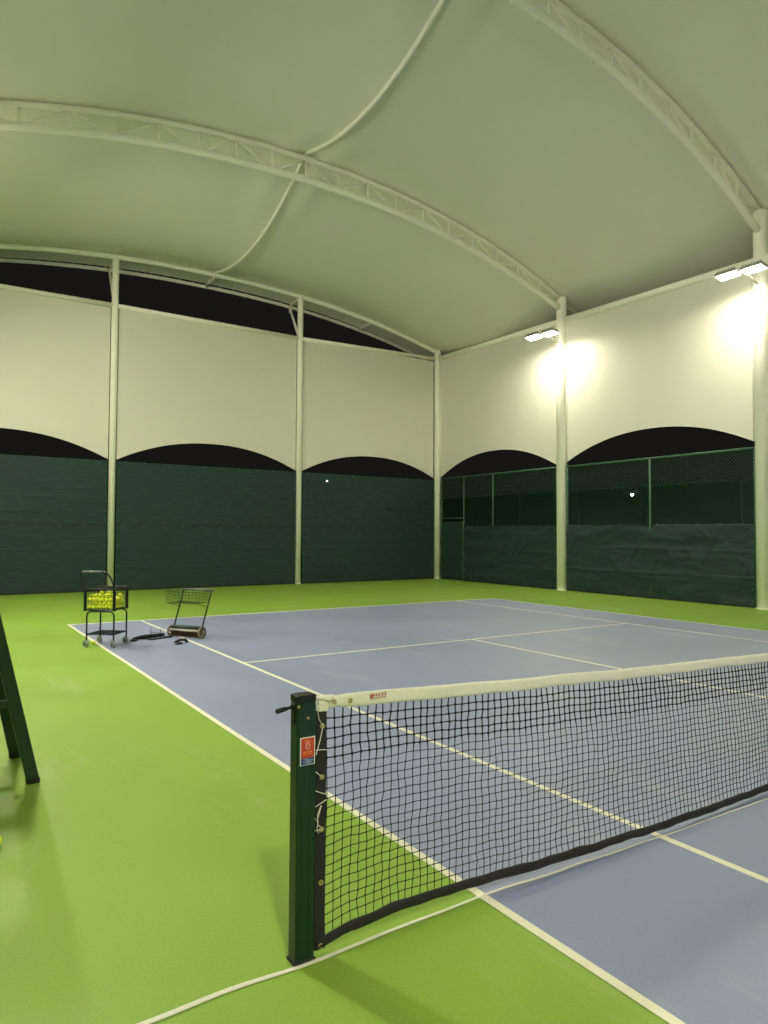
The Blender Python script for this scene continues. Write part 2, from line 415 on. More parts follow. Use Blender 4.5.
def chain_link(A, B, z0, z1, pitch=.064, r=.0030):
    A, B = Vector((*A, 0)), Vector((*B, 0)); d = (B - A).normalized(); L = (B - A).length; H = z1 - z0; q = MB()
    step = pitch * math.sqrt(2); k = -H
    while k < L:
        for sgn in (1, -1):
            a, c = (k, k + H)
            s0, s1 = max(0., a), min(L, c)
            if s1 - s0 < .02: continue
            za, zb2 = s0 - a, s1 - a
            if sgn < 0: za, zb2 = H - za, H - zb2
            q.tube([A + d * s0 + Vector((0, 0, z0 + za)), A + d * s1 + Vector((0, 0, z0 + zb2))], r, M['fence'], 3, cap=False, smooth=False)
        k += step
    return q
def rail(parent, name, p, q2, r=.028):
    q = MB(); q.tube([p, q2], r, M['fence'], 8); return q.build(name, parent)

def far_fence(xa, xb, seed, label):
    y = YF; t = thing('windscreen_fence', ((xa + xb) / 2, y, 0), label, 'fence', 'fences along the back wall')
    rail(t, 'top_rail', (xa, y, 3.93), (xb, y, 3.93)); rail(t, 'post', (xa + .03, y, 0), (xa + .03, y, 3.93)); rail(t, 'post', (xb - .03, y, 0), (xb - .03, y, 3.93))
    cloth_mesh((xa, y), (xb, y), .02, 2.0, FN, seed, (.35, .62, .82), .008).build('lower_windscreen', t)
    cloth_mesh((xa, y), (xb, y), 1.99, 3.95, FN, seed + 5, (.2, .42, .55, .75), .014).build('upper_windscreen', t)
far_fence(XL + .25, COLX[0] - .14, 1, 'dark green windscreen fence at the left end of the back wall')
far_fence(COLX[0] + .14, COLX[1] - .14, 2, 'dark green windscreen fence directly behind the ball cart and mower collector')
far_fence(COLX[1] + .14, XR - .2, 3, 'dark green windscreen fence on the back wall beside the corner')

x = XR
t = thing('chain_link_fence', (x, 15.9, 0), 'green chain link fence with gate post, between corner and farther right column', 'fence', 'fences along the right wall')
rail(t, 'top_rail', (x, 19.2, 4.0), (x, 13.1, 4.0))
for y in (19.2, 17.83, 16.20, 13.14): rail(t, 'post', (x, y, 0), (x, y, 4.02))
rail(t, 'gate_header', (x, 19.2, 2.41), (x, 17.83, 2.41), .024)
chain_link((x, 19.2), (x, 17.84), 2.42, 3.99).build('chain_link', t); chain_link((x, 17.82), (x, 13.14), 2.05, 3.99).build('chain_link', t)
cloth_mesh((x, 17.79), (x, 13.12), .02, 2.13, RN, 11, (.3, .55, .86), .034, .07).build('windscreen', t)
gt = thing('gate', (x, 18.52, 0), 'narrow dark green gate leaf in the right wall fence beside the corner', 'gate')
q = MB(); q.tube([(x, 19.14, .05), (x, 19.14, 2.26), (x, 17.89, 2.26), (x, 17.89, .05)], .022, M['fence'], 8, closed=True); q.build('gate_frame', gt)
cloth_mesh((x, 19.13), (x, 17.9), .05, 2.25, RN, 13, (.4,), .008).build('gate_cloth', gt)
t = thing('chain_link_fence', (x, 9.6, 0), 'green chain link fence with low wrinkled windscreen between the two floodlight columns', 'fence', 'fences along the right wall')
rail(t, 'top_rail', (x, 12.68, 3.99), (x, 6.6, 3.99), .032)
for y in (12.68, 9.63, 6.62): rail(t, 'post', (x, y, 0), (x, y, 4.01), .032)
chain_link((x, 12.67), (x, 6.63), 2.05, 3.98).build('chain_link', t)
cloth_mesh((x, 12.67), (x, 6.63), .02, 2.13, RN, 17, (.34, .66), .045, .10).build('windscreen', t)
for (ya, yb) in ((6.1, .25), (-.25, -6.1), (-6.6, -12.6), (-13.2, -18.8)):
    t = thing('windscreen_fence', (XR, (ya + yb) / 2, 0), 'dark green windscreen fence on the right wall outside the photo', 'fence', 'fences outside the photo')
    rail(t, 'top_rail', (XR, ya, 3.9), (XR, yb, 3.9)); cloth_mesh((XR, ya), (XR, yb), .02, 2.1, RN, 21, (.5,)).build('windscreen', t)
for (ya, yb) in ((18.8, 13.2), (12.6, 6.6), (6.1, .25), (-.25, -6.1), (-6.6, -12.6), (-13.2, -18.8)):
    t = thing('windscreen_fence', (XL, (ya + yb) / 2, 0), 'dark green windscreen fence on the left wall outside the photo', 'fence', 'fences outside the photo')
    rail(t, 'top_rail', (XL, ya, 3.9), (XL, yb, 3.9)); cloth_mesh((XL, ya), (XL, yb), .02, 3.9, (1, 0), 23, (.5,)).build('windscreen', t)

# the neighbouring court's screen and the lamps out in the dark
t = thing('windscreen_fence', (24, 16, -.3), 'dim dark screen fence outside, seen through the chain link', 'fence')
rail(t, 'top_rail', (24, 48, 3.95), (24, 4, 3.95)); cloth_mesh((24, 48), (24, 4), -.3, 3.9, RN, 31, (.5,), .01).build('windscreen', t)
for y in (24, 20, 16, 12, 8): rail(t, 'post', (23.94, y, -.3), (23.94, y, 3.98), .03)
def street_lamp(px, py, pz, ax, label):
    t = thing('street_lamp', (px, py, -.3), label, 'lamp'); q = MB(); q.tube([(px, py, -.3), (px, py, pz + .15), (px - ax[0] * .4, py - ax[1] * .4, pz + .2)], .05, M['pole'], 8); q.build('pole', t)
    c = Vector((px - ax[0] * .6, py - ax[1] * .6, pz)); s = Vector((abs(ax[1]) * .28 + .1, abs(ax[0]) * .28 + .1, .1))
    q = MB(); q.box(c + Vector((0, 0, .10)), (s.x * 1.5, s.y * 1.5, .08), M['pole'], bev=.02); h = q.build('lamp_head', t)
    q = MB(); q.sphere(c, .042, M['faraway'], 10, 7); o = q.build('bulb', h)
street_lamp(20.6, 14.03, 3.315, (1, 0), 'small distant white lamp glimpsed through the right wall chain link')
street_lamp(13.41, 26.6, 4.256, (0, 1), 'small distant white lamp glowing through the back wall windscreen')

# ------------------------------------------------------------------ floodlights
def floodlight(wx, y, s, label, group=None, tip=8):
    """two LED heads in a row on a bar held off the column; s = direction from wall to court along x."""
    cx = wx + s * .92; z = 8.22
    t = thing('floodlight', (wx + s * .17, y, z - .12), label, 'floodlight', group, 'thing')
    q = MB(); q.tube([(wx + s * .15, y, z - .20), (wx + s * .5, y, z - .06), (cx, y, z + .05)], .03, M['steel'], 8)
    q.box((wx + s * .175, y, z - .20), (.03, .14, .18), M['steel'], bev=.008); q.build('arm', t)
    q = MB(); q.tube([(cx, y - .52, z + .06), (cx, y + .52, z + .06)], .028, M['steel'], 8); q.build('crossbar', t)
    for k, dy in enumerate((-.29, .29)):
        tilt = Matrix.Rotation(-s * math.radians(tip), 3, 'Y'); c = Vector((cx + s * (.05 if k else -.05), y + dy, z - .02))
        q = MB(); q.box(c, (.31, .53, .09), M['housing'], tilt, .02)
        for f in range(7): q.box(c + Vector((0, -.21 + f * .07, .06)), (.26, .012, .05), M['housing'], tilt)
        h = q.build('lamp_head', t)
        q = MB(); q.box(c + tilt @ Vector((0, 0, -.048)), (.26, .47, .012), M['lens' if s < 0 else 'lens_left'], tilt); q.build('lens', h)
floodlight(XR, TY[0], -1, 'twin white floodlight on the farther right wall column')
floodlight(XR, TY[1], -1, 'twin white floodlight at the right edge of the photo')
for y in TY[3:]: floodlight(XR, y, -1, 'twin white floodlight on the right wall outside the photo', 'floodlights outside the photo')
for y in TY[:2] + TY[3:]: floodlight(XL, y, 1, 'twin white floodlight on the left wall outside the photo', 'floodlights outside the photo', 32)

# ------------------------------------------------------------------ net post
PX, PY = -.959, .0
t = thing('net_post', (PX, PY, 0), 'dark green square net post with black cap, crank and red sticker', 'net post')
q = MB(); q.box((PX, PY, .54), (.088, .066, 1.08), M['post'], bev=.004)
for dx in (-.018, .018): q.box((PX + dx, PY - .033, .56), (.005, .003, 1.08), M['post'])
q.build('post_tube', t)
q = MB(); q.box((PX, PY, 1.093), (.090, .068, .030), M['black'], bev=.003); q.build('cap', t)
q = MB(); q.box((PX, PY, .008), (.10, .078, .016), M['black'], bev=.004); q.build('foot_plate', t)
q = MB(); q.box((PX - .046, PY, 1.03), (.006, .030, .085), M['black'], bev=.002); q.disc((PX - .052, PY, 1.058), (1, 0, 0), .011, .012, M['black'], 14); w = q.build('winch', t)
q = MB(); q.tube([(PX - .052, PY, 1.058), (PX - .075, PY - .002, 1.057), (PX - .085, PY - .003, 1.056), (PX - .122, PY - .006, 1.052), (PX - .129, PY - .007, 1.051)], [.006, .007, .010, .0115, .007], M['black'], 10); q.build('crank_handle', w)
for bx, bz in ((PX + .004, 1.013), (PX - .040, 1.065)):
    q = MB(); q.disc((bx, PY - .036, bz), (0, 1, 0), .006, .006, M['brass'], 12); q.build('bolt', t)
sx, sz, sy = PX + .004, .876, PY - .0345     # sticker, 7 x 12 cm
q = MB(); q.box((sx, sy, sz), (.070, .002, .116), M['white'])
q.box((sx, sy - .0012, sz + .013), (.061, .001, .082), M['red']); q.box((sx, sy - .0012, sz - .042), (.061, .001, .027), M['navy'])
def bars(mat, lst, d=.0022):
    for (cx, cz, w_, h_) in lst: q.box((sx + cx, sy - d, sz + cz), (w_, .0008, h_), M[mat])
bars('orange', [(-.006, .045, .020, .003), (.003, .039, .026, .003), (0, -.004, .040, .004), (-.012, -.012, .014, .003), (.010, -.012, .018, .003)])
bars('pink', [(-.009, .026, .003, .020), (-.001, .034, .014, .003), (-.001, .025, .014, .003), (.006, .029, .003, .010), (.010, .020, .003, .016), (-.003, .015, .012, .003), (.002, .008, .016, .003)])
bars('sky', [(-.008, -.034, .026, .003), (.008, -.039, .030, .003), (-.002, -.044, .036, .003), (.004, -.050, .024, .003)])
q.build('sticker', t)

# ------------------------------------------------------------------ net
NX0, NX1 = -.850, 11.86
def net_top(x): return .918 + .178 * ((x - W / 2) / 6.4) ** 2 + .004 * noise.noise(Vector((x * 2.1, 0, 4)))
BH = .062                                   # white band height
def hem_bot(x):
    k = [(-1.2, .016), (-.9, .018), (-.7, .046), (-.45, .058), (-.15, .050), (.1, .046), (.5, .030), (1.4, .018), (3, .012), (20, .012)]
    for (a, za), (c, zc) in zip(k, k[1:]):
        if x <= c: u = (x - a) / (c - a); u = u * u * (3 - 2 * u); return za + (zc - za) * u + .006 * noise.noise(Vector((x * 4, 1, 2)))
    return .02
HH = .048
def hem_y(x): return .02 * noise.noise(Vector((x * .8, 2, 9))) - .06 * min(1, max(0, (x + .3) / 1.8))
def net_pt(x, v):
    """point of the netting at chord position x, v = 0 under the band .. 1 at the hem; slack wobble in both directions."""
    zt, zb_ = net_top(x) - BH, hem_bot(x) + HH
    e = math.sin(PI * v); a = min(1, (x - NX0) / .15)
    dx = (.011 * noise.noise(Vector((x * 9, v * 7, 3))) + .006 * noise.noise(Vector((x * 23, v * 19, 8)))) * a
    dz = (.008 * noise.noise(Vector((x * 8, v * 9, 11))) + .004 * noise.noise(Vector((x * 21, v * 17, 5)))) * (e ** .3 if e > 0 else 0)
    dy = .028 * math.sin(PI * v) * noise.noise(Vector((x * 1.1, v * 1.5, 1))) + v * hem_y(x)
    return Vector((x + dx, dy, zt + (zb_ - zt) * v + dz))
t = thing('tennis_net', (W / 2, 0, 0), 'black tennis net with white top band stretched across the blue court', 'net')
NV = 23; PITCH = .0425; NC = int((NX1 - NX0) / PITCH)
q = MB()
for i in range(NC + 1):
    x = NX0 + i * PITCH
    q.tube([net_pt(x, j / NV) for j in range(NV + 1)], [.0031 if j < 6 else .0020 for j in range(NV + 1)], M['cord'], 4, cap=False, smooth=False)
for j in range(1, NV):
    q.tube([net_pt(NX0 + i * PITCH, j / NV) for i in range(NC + 1)], .0031 if j < 6 else .0020, M['cord'], 4, cap=False, smooth=False)
for i in range(NC + 1):                     # knots
    for j in range(1, NV):
        if NX0 + i * PITCH < 3.4: r = .0060 if j < 6 else .0036; q.box(net_pt(NX0 + i * PITCH, j / NV), (r * 2, r * 2, r * 2), M['cord'], bev=r * .5)
q.build('netting', t)
# white band: folded canvas with soft creases
def band_pt(x, k, n=10):
    a = 2 * PI * k / n; hh = BH / 2; wob = .0035 * noise.noise(Vector((x * 7, k * .6, 1)))
    return Vector((x, -.010 * math.cos(a) - wob, net_top(x) - hh + hh * math.sin(a) * (1 if abs(math.sin(a)) > .5 else 1.0)))
q = MB(); xs = [-.858 + i * .03 for i in range(int((NX1 + .858) / .03) + 1)]; n = 12; vs = []
for x in xs:
    for k in range(n):
        a = 2 * PI * (k + .5) / n; hh = BH / 2; sx_ = math.copysign(abs(math.cos(a)) ** .5, math.cos(a)); sz_ = math.copysign(abs(math.sin(a)) ** .55, math.sin(a))
        wob = .0045 * noise.noise(Vector((x * 6, k * .8, 1))) + .003 * noise.noise(Vector((x * 16, k * .8, 6)))
        pin = 1 - .18 * math.exp(-((x + .80) / .04) ** 2)
        vs.append((x, -.009 * sx_ + wob, net_top(x) - hh + hh * sz_ * pin + .3 * wob))
fs = [(i * n + k, i * n + (k + 1) % n, (i + 1) * n + (k + 1) % n, (i + 1) * n + k) for i in range(len(xs) - 1) for k in range(n)]
fs += [list(range(n))[::-1], list(range((len(xs) - 1) * n, len(xs) * n))]
q.add(vs, fs, M['band'], True)
q.box((-.868, -.004, net_top(-.85) - .046), (.052, .018, .050), M['band'], bev=.006)          # tab folded over the side band
q.tube([(-.82, -.009, net_top(-.82) - .010), (-.845, -.012, net_top(-.85) - .016), (-.87, -.010, net_top(-.87) - .012), (-.912, -.004, net_top(-.9) - .008)], [.012, .016, .010, .008], M['band'], 8)
hb = q.build('headband', t)
for gx in (-.815, -.734):
    q = MB(); c = (gx, -.0125, net_top(gx) - .032); q.disc(c, (0, 1, 0), .0105, .004, M['brass'], 16, .005); q.build('eyelet', hb)
q = MB(); bx = -.622; bz = net_top(bx) - .021; yy = -.0150          # red mark and tiny red characters on the band
q.box((bx, yy, bz), (.019, .001, .019), M['ink']); q.box((bx + .003, yy - .0006, bz - .002), (.004, .0006, .008), M['band'])
for k in range(4):
    cx = bx + .022 + k * .0165
    for dx, dz, w_, h_ in [(0, .004, .011, .0018), (0, -.003, .012, .0016), ((-.003, .002, .003, 0)[k], 0, .0018, .013), ((.004, -.004, 0, .004)[k], -.001, .0016, .008)]:
        q.box((cx, yy, bz + .003 + dz), (w_, .001, h_), M['ink'])
q.box((bx + .045, yy, bz - .0105), (.062, .001, .0022), M['ink'])
q.build('band_print', hb)
# side binding, bottom hem
q = MB(); n = 24; P0 = []; P1 = []
for s, P in ((-.014, P0), (.014, P1)):
    for j in range(n + 1):
        v = j / n; z = (net_top(-.87) - BH - .005) * (1 - v) + .020 * v
        w_ = .004 * noise.noise(Vector((z * 9, s, 3)))
        P.append([Vector((-.900 + w_, s * .5 + w_, z)), Vector((-.875, s * .75 + .5 * w_, z)), Vector((-.850 + w_, s * .5 - w_, z))])
q.grid(P0, M['hem']); q.grid([r[::-1] for r in P1], M['hem'])
for side in (0, 2): q.grid([[a[side], c[side]] if side == 0 else [c[side], a[side]] for a, c in zip(P0, P1)], M['hem'])
sb = q.build('side_binding', t)
for gz in (.963, .746, .525, .301, .036):
    q = MB(); q.disc((-.873, -.0115, gz), (0, 1, 0), .0115, .005, M['brass'], 16, .0045); q.build('grommet', sb)
q = MB(); xs = [-.895 + i * .035 for i in range(int((NX1 + .895) / .035) + 1)]; n = 8; vs = []
for x in xs:
    off = hem_y(x); zc = hem_bot(x) + HH / 2
    for k in range(n):
        a = 2 * PI * (k + .5) / n; wob = .006 * noise.noise(Vector((x * 9, k * .9, 2)))
        vs.append((x, off + .011 * math.cos(a) + wob, zc + (HH / 2) * math.sin(a) + .4 * wob))
fs = [(i * n + k, i * n + (k + 1) % n, (i + 1) * n + (k + 1) % n, (i + 1) * n + k) for i in range(len(xs) - 1) for k in range(n)] + [list(range(n))[::-1], list(range((len(xs) - 1) * n, len(xs) * n))]
q.add(vs, fs, M['hem'], True); q.build('bottom_hem', t)
# centre strap
q = MB(); q.box((W / 2, -.02, .46), (.05, .004, .91), M['band']); q.box((W / 2, .02, .46), (.05, .004, .91), M['band']); q.box((W / 2, 0, .921), (.05, .044, .006), M['band']); q.build('center_strap', t)
# lacing to the post
q = MB(); PR = PX + .044; R_ = .0020
def lace(*pts): q = MB(); q.tube([(x + (.056 if abs(x - PR) > .001 else 0), y, z - .033) for x, y, z in pts], R_, M['rope'], 5); q.build('lacing_cord', t)
lace((PR, -.034, 1.10), (-.950, -.02, 1.03), (-.929, -.018, .996)); lace((-.929, -.018, .996), (-.945, -.022, .94), (PR, -.035, .885))
lace((PR, -.034, .905), (-.93, -.019, .897), (-.900, -.010, .889)); lace((PR, -.034, .815), (-.929, -.018, .779))
lace((PR, -.034, .735), (-.93, -.019, .712), (-.896, -.012, .70)); lace((PR, -.034, .668), (-.93, -.02, .675), (-.893, -.012, .684))
lace((PR, -.033, .620), (-.957, -.022, .60), (-.935, -.020, .662)); lace((-.936, -.020, .662), (-.955, -.024, .63), (-.953, -.022, .585)); lace((-.953, -.022, .585), (-.94, -.02, .575), (-.929, -.018, .557))
lace((PR, -.033, .568), (-.945, -.02, .562), (-.929, -.018, .557)); lace((-.951, -.022, .60), (-.957, -.024, .57), (-.949, -.024, .55))
lace((PR, -.03, 1.118), (-.955, -.01, 1.112), (-.93, -.014, net_top(-.93) - .02)); lace((PR, -.03, 1.09), (-.95, -.014, 1.08), (-.92, -.014, 1.075))

# white cord lying along the foot of the net
b = MB(); top = []; n = 60
ctrl = [(-2.1, -.055, .014), (-1.6, -.036, .0135), (-1.3, -.026, .0125), (-.97, -.046, .010), (-.47, -.034, .008), (.016, -.03, .0065), (.55, -.058, .006), (1.13, -.085, .005), (1.62, -.105, .004), (2.6, -.125, .004), (4.2, -.12, .004)]
def cord_at(x):
    for (a, ya, wa), (c, yc, wc) in zip(ctrl, ctrl[1:]):
        if x <= c: u = (x - a) / (c - a); u = u * u * (3 - 2 * u); return ya + (yc - ya) * u, wa + (wc - wa) * u
    return ctrl[-1][1:]
Pa = []
for i in range(121):
    x = -1.95 + 6.1 * i / 120; y, w_ = cord_at(x); y += .004 * noise.noise(Vector((x * 3, 0, 0))); h = .0075
    Pa.append([Vector((x, y + w_, .0035)), Vector((x, y + w_ * .8, h)), Vector((x, y - w_ * .8, h)), Vector((x, y - w_, .0035)), Vector((x, y + w_, .0035))])
b.grid(Pa, M['rope'], False)
tag(b.build('floor_cord', origin=(-1, -.05, 0)), 'long flat white cord lying on the floor along the foot of the net', 'cord')

# ------------------------------------------------------------------ tennis balls
BR = .0335
b = MB(); b.sphere((0, 0, 0), BR, M['ball'], 16, 10)
sp = []
for k in range(40):
    a = 2 * PI * k / 40; A_ = .75; v = Vector((A_ * math.cos(a) + (1 - A_) * math.cos(3 * a), A_ * math.sin(a) - (1 - A_) * math.sin(3 * a), 2 * math.sqrt(A_ * (1 - A_)) * math.sin(2 * a)))
    sp.append(v.normalized() * (BR + .0002))
b.tube(sp, .0012, M['ballseam'], 4, closed=True)
BALL = b.mesh('tennis_ball')
def ball(p, label, group=None):
    o = bpy.data.objects.new('tennis_ball', BALL); o.location = p; o.rotation_euler = (random.uniform(0, 6), random.uniform(0, 6), random.uniform(0, 6)); COL.objects.link(o)
    return tag(o, label, 'ball', group)
ball((-1.942, 1.87, BR), 'yellow tennis ball at the left edge of the photo on green floor')
ball((-.06, 9.03, BR + .004), 'yellow tennis ball on the white sideline under the ball cart')

# ------------------------------------------------------------------ ball cart
CC = Vector((.113, 8.93, 0)); ang = math.radians(-38)
ca = Vector((math.cos(ang), math.sin(ang), 0)); cb = Vector((-math.sin(ang), math.cos(ang), 0))    # along the front face, and away from the camera
S = .218
def cp(u, v, z): return CC + ca * u + cb * v + Vector((0, 0, z))
t = thing('ball_cart', CC, 'black wire ball cart full of yellow tennis balls on casters', 'ball cart')
RotC = Matrix.Rotation(ang, 3, 'Z')
ZB, ZT = .575, .885                        # basket
def wires(mb, P00, P10, P01, P11, nu, nv, r):
    for i in range(nu + 1): u = i / nu; mb.tube([P00.lerp(P10, u), P01.lerp(P11, u)], r, M['wire'], 4, smooth=False)
    for j in range(nv + 1): v = j / nv; mb.tube([P00.lerp(P01, v), P10.lerp(P11, v)], r, M['wire'], 4, smooth=False)
for v0 in (-1, 1):                         # two inverted-U leg frames
    q = MB(); r = .07; pts = [cp(-S, v0 * S, .11)]
    for k in range(7): a = PI - PI / 2 * k / 6; pts.append(cp(-S + r + r * math.cos(a), v0 * S, .555 - r + r * math.sin(a)))
    for k in range(7): a = PI / 2 - PI / 2 * k / 6; pts.append(cp(S - r + r * math.cos(a), v0 * S, .555 - r + r * math.sin(a)))
    pts.append(cp(S, v0 * S, .11)); q.tube(pts, .0125, M['wire'], 8); q.build('leg_frame', t)
q = MB(); wires(q, cp(-S, -S, .20), cp(S, -S, .20), cp(-S, S, .20), cp(S, S, .20), 16, 16, .0022)
q.tube([cp(-S, -S, .20), cp(S, -S, .20), cp(S, S, .20), cp(-S, S, .20)], .010, M['wire'], 6, closed=True); q.build('shelf', t)
def bq(u, v, z): return cp(u * 1.07 - .016, v, z)
q = MB()
for (a0, a1) in (((-1, -1), (1, -1)), ((1, -1), (1, 1)), ((1, 1), (-1, 1)), ((-1, 1), (-1, -1))):
    wires(q, bq(a0[0] * S, a0[1] * S, ZB), bq(a1[0] * S, a1[1] * S, ZB), bq(a0[0] * S, a0[1] * S, ZT), bq(a1[0] * S, a1[1] * S, ZT), 9, 4, .0016)
wires(q, bq(-S, -S, ZB), bq(S, -S, ZB), bq(-S, S, ZB), bq(S, S, ZB), 9, 9, .0016)
for z, r in ((ZB, .009), (ZT, .010)): q.tube([bq(-S, -S, z), bq(S, -S, z), bq(S, S, z), bq(-S, S, z)], r, M['wire'], 6, closed=True)
bk = q.build('basket', t)
for u, v in ((-1, -1), (1, -1), (1, 1), (-1, 1)):
    q = MB(); q.box(bq(u * S, v * S, (ZB + ZT) / 2), (.044, .026, ZT - ZB + .03), M['black'], RotC, .005); q.build('corner_post', bk)
q = MB(); wires(q, bq(-S, -S, ZT + .018), bq(S, -S, ZT + .018), bq(-S, S, ZT + .03), bq(S, S, ZT + .03), 11, 11, .0026)
q.tube([bq(-S, -S, ZT + .018), bq(S, -S, ZT + .018), bq(S, S, ZT + .03), bq(-S, S, ZT + .03)], .009, M['wire'], 6, closed=True); q.build('lid', t)
q = MB(); lean = -.02; SL_ = S + .035
q.tube([bq(-S, -S - .02, ZT - .02), bq(-S - .01, -S - .03, ZT + .1), bq(-S - .055, -S - .05, 1.14), bq(-S - .045, -S - .055, 1.17), bq(-S - .01, -S - .055, 1.175),
        bq(S - .16, -S - .055, 1.175), bq(S - .10, -S - .055, 1.16), bq(S - .04, -S - .05, 1.09), bq(S, -S - .035, ZT + .08), bq(S, -S - .02, ZT - .02)], .0125, M['wire'], 8)
hd = q.build('handle', t)
q = MB(); q.tube([bq(-S - .02, -S - .055, 1.175), bq(S - .17, -S - .055, 1.175)], .0165, M['grip'], 8); q.build('grip', hd)
for i, (u, v) in enumerate(((-1, -1), (1, -1), (1, 1), (-1, 1))):
    c = cp(u * S, v * S, 0); yaw = (.45, .2, .4, .3)[i]; ax = Vector((math.cos(yaw), math.sin(yaw), 0)); fw = Vector((-ax.y, ax.x, 0)) * .018
    q = MB(); q.tube([c + Vector((0, 0, .145)), c + Vector((0, 0, .105))], .011, M['wire'], 8)
    for s in (-1, 1): q.tube([c + ax * .010 * s + Vector((0, 0, .108)), c + ax * .024 * s + Vector((0, 0, .095)), c + fw + ax * .024 * s + Vector((0, 0, .05))], .007, M['caster'], 6)
    cs = q.build('caster', t)
    q = MB(); q.disc(c + fw + Vector((0, 0, .057)), ax, .057, .036, M['caster'], 20); q.disc(c + fw + Vector((0, 0, .057)), ax, .024, .048, M['hub'], 12); q.build('wheel', cs)
# balls in the basket: hexagonal layers, only the layers one can see into
lay = 0; z = ZB + .012 + BR; dz = 2.02 * BR * .8165
WH = {0: 'lowest layer', 1: 'lower layer', 2: 'middle layer', 3: 'upper middle layer', 4: 'upper layer', 5: 'top layer'}
cells = []
while z < .86:
    r_ = 0; v = -S + .02 + BR + (lay % 2) * .0195
    while v < S - .015 - BR:
        u = -S - .022 + BR + ((r_ + lay) % 2) * BR * 1.01
        while u < S - .012 - BR:
            cap_ = .845 - .26 * max(0, (v + .05)) - .14 * max(0, u - .02) + .03 * math.sin(37 * u + 21 * v) + .02 * math.sin(71 * u - 43 * v)
            if z + BR < cap_: cells.append((u, v, z, lay))
            u += 2.03 * BR
        v += 1.76 * BR; r_ += 1
    z += dz; lay += 1
S_ = S - .02 - BR
for (u, v, z, l) in cells:
    hidden = any(abs(u2 - u) < BR and abs(v2 - v) < BR * 1.6 and l2 > l + 1 for u2, v2, _, l2 in cells) and abs(u) < S_ - .045 and abs(v) < S_ - .07
    if hidden: continue
    ball(cp(u, v, z), 'yellow tennis ball heaped with others inside the wire basket of the ball cart', 'tennis balls in the cart basket')

# ------------------------------------------------------------------ ball collector (push roller with a wire basket on its handles)
A0 = Vector((1.275, 9.35, 0)); A1 = Vector((1.605, 8.84, 0)); ma = (A1 - A0).normalized(); mb_ = Vector((-ma.y, ma.x, 0)); MC = (A0 + A1) / 2; HL = (A1 - A0).length / 2
def mp(u, v, z): return MC + ma * u + mb_ * v + Vector((0, 0, z))
RotM = Matrix.Rotation(math.atan2(ma.y, ma.x), 3, 'Z')
t = thing('ball_collector', MC, 'push roller ball collector with empty wire basket between its handles', 'ball collector')
for s in (-1, 1):
    q = MB(); c = mp(s * (HL + .02), 0, .100)
    q.disc(c, ma, .100, .030, M['tan'], 24, .078); q.disc(c, ma, .080, .016, M['tan'], 24, .066); q.disc(c, ma, .022, .044, M['tan'], 12)
    for k in range(6):
        a = PI * k / 3; d = mb_ * math.cos(a) + Vector((0, 0, math.sin(a))); q.tube([c + d * .02, c + d * .070], .008, M['tan'], 5)
    q.build('wheel', t)
q = MB()
for s in (-1, 1): q.box(mp(s * (HL - .015), .0, .11), (.012, .13, .12), M['deepgreen'], RotM, .004)
q.tube([mp(-HL, -.07, .165), mp(HL, -.07, .165)], .012, M['wire'], 8); q.tube([mp(-HL, .07, .165), mp(HL, .07, .165)], .012, M['wire'], 8); q.build('chassis', t)
q = MB(); q.box(mp(0, .02, .185), (2 * HL - .03, .13, .02), M['deepgreen'], RotM, .006); q.build('cover', t)
q = MB(); q.tube([mp(-HL + .01, -.055, .135), mp(HL - .01, -.055, .135)], .026, M['roller'], 12); q.build('roller', t)
q = MB()
for k in range(17):
    u = -HL + .03 + (2 * HL - .06) * k / 16; q.disc(mp(u, 0, .072), ma, .058, .005, M['brown'], 14)
q.tube([mp(-HL, 0, .072), mp(HL, 0, .072)], .016, M['brown'], 8); q.build('pickup_discs', t)
HV, HZ = .28, .80
for s in (-1, 1):
    q = MB(); q.tube([mp(s * (HL - .005), .02, .14), mp(s * (HL - .005), HV, HZ)], .0125, M['wire'], 8); q.disc(mp(s * (HL - .005), .03, .165), ma, .022, .04, M['wire'], 12); q.build('handle_bar', t)
q = MB(); q.tube([mp(-HL - .01, HV, HZ), mp(HL + .06, HV, HZ)], .014, M['grip'], 8); q.build('grip', t)
q = MB(); bu, v0, v1, z0, z1 = HL + .03, -.12, HV - .03, .585, .785
def bp_(u, v, z): return mp(u * bu - .05, v, z)
for (a, c) in (((-1, v0), (1, v0)), ((1, v0), (1, v1)), ((1, v1), (-1, v1)), ((-1, v1), (-1, v0))):
    wires(q, bp_(a[0] * .9, a[1] * .95, z0), bp_(c[0] * .9, c[1] * .95, z0), bp_(a[0], a[1], z1), bp_(c[0], c[1], z1), 9, 4, .0024)
wires(q, bp_(-.9, v0 * .95, z0), bp_(.9, v0 * .95, z0), bp_(-.9, v1 * .95, z0), bp_(.9, v1 * .95, z0), 9, 7, .0024)
q.tube([bp_(-1, v0, z1), bp_(1, v0, z1), bp_(1, v1, z1), bp_(-1, v1, z1)], .005, M['wire'], 6, closed=True)
for s in (-1, 1): q.tube([bp_(s, v1, z1), mp(s * (HL - .005), HV - .01, HZ - .02)], .006, M['wire'], 6); q.tube([bp_(s, v0 + .06, z0), mp(s * (HL - .005), .20, .50)], .006, M['wire'], 6)
q.build('basket', t)

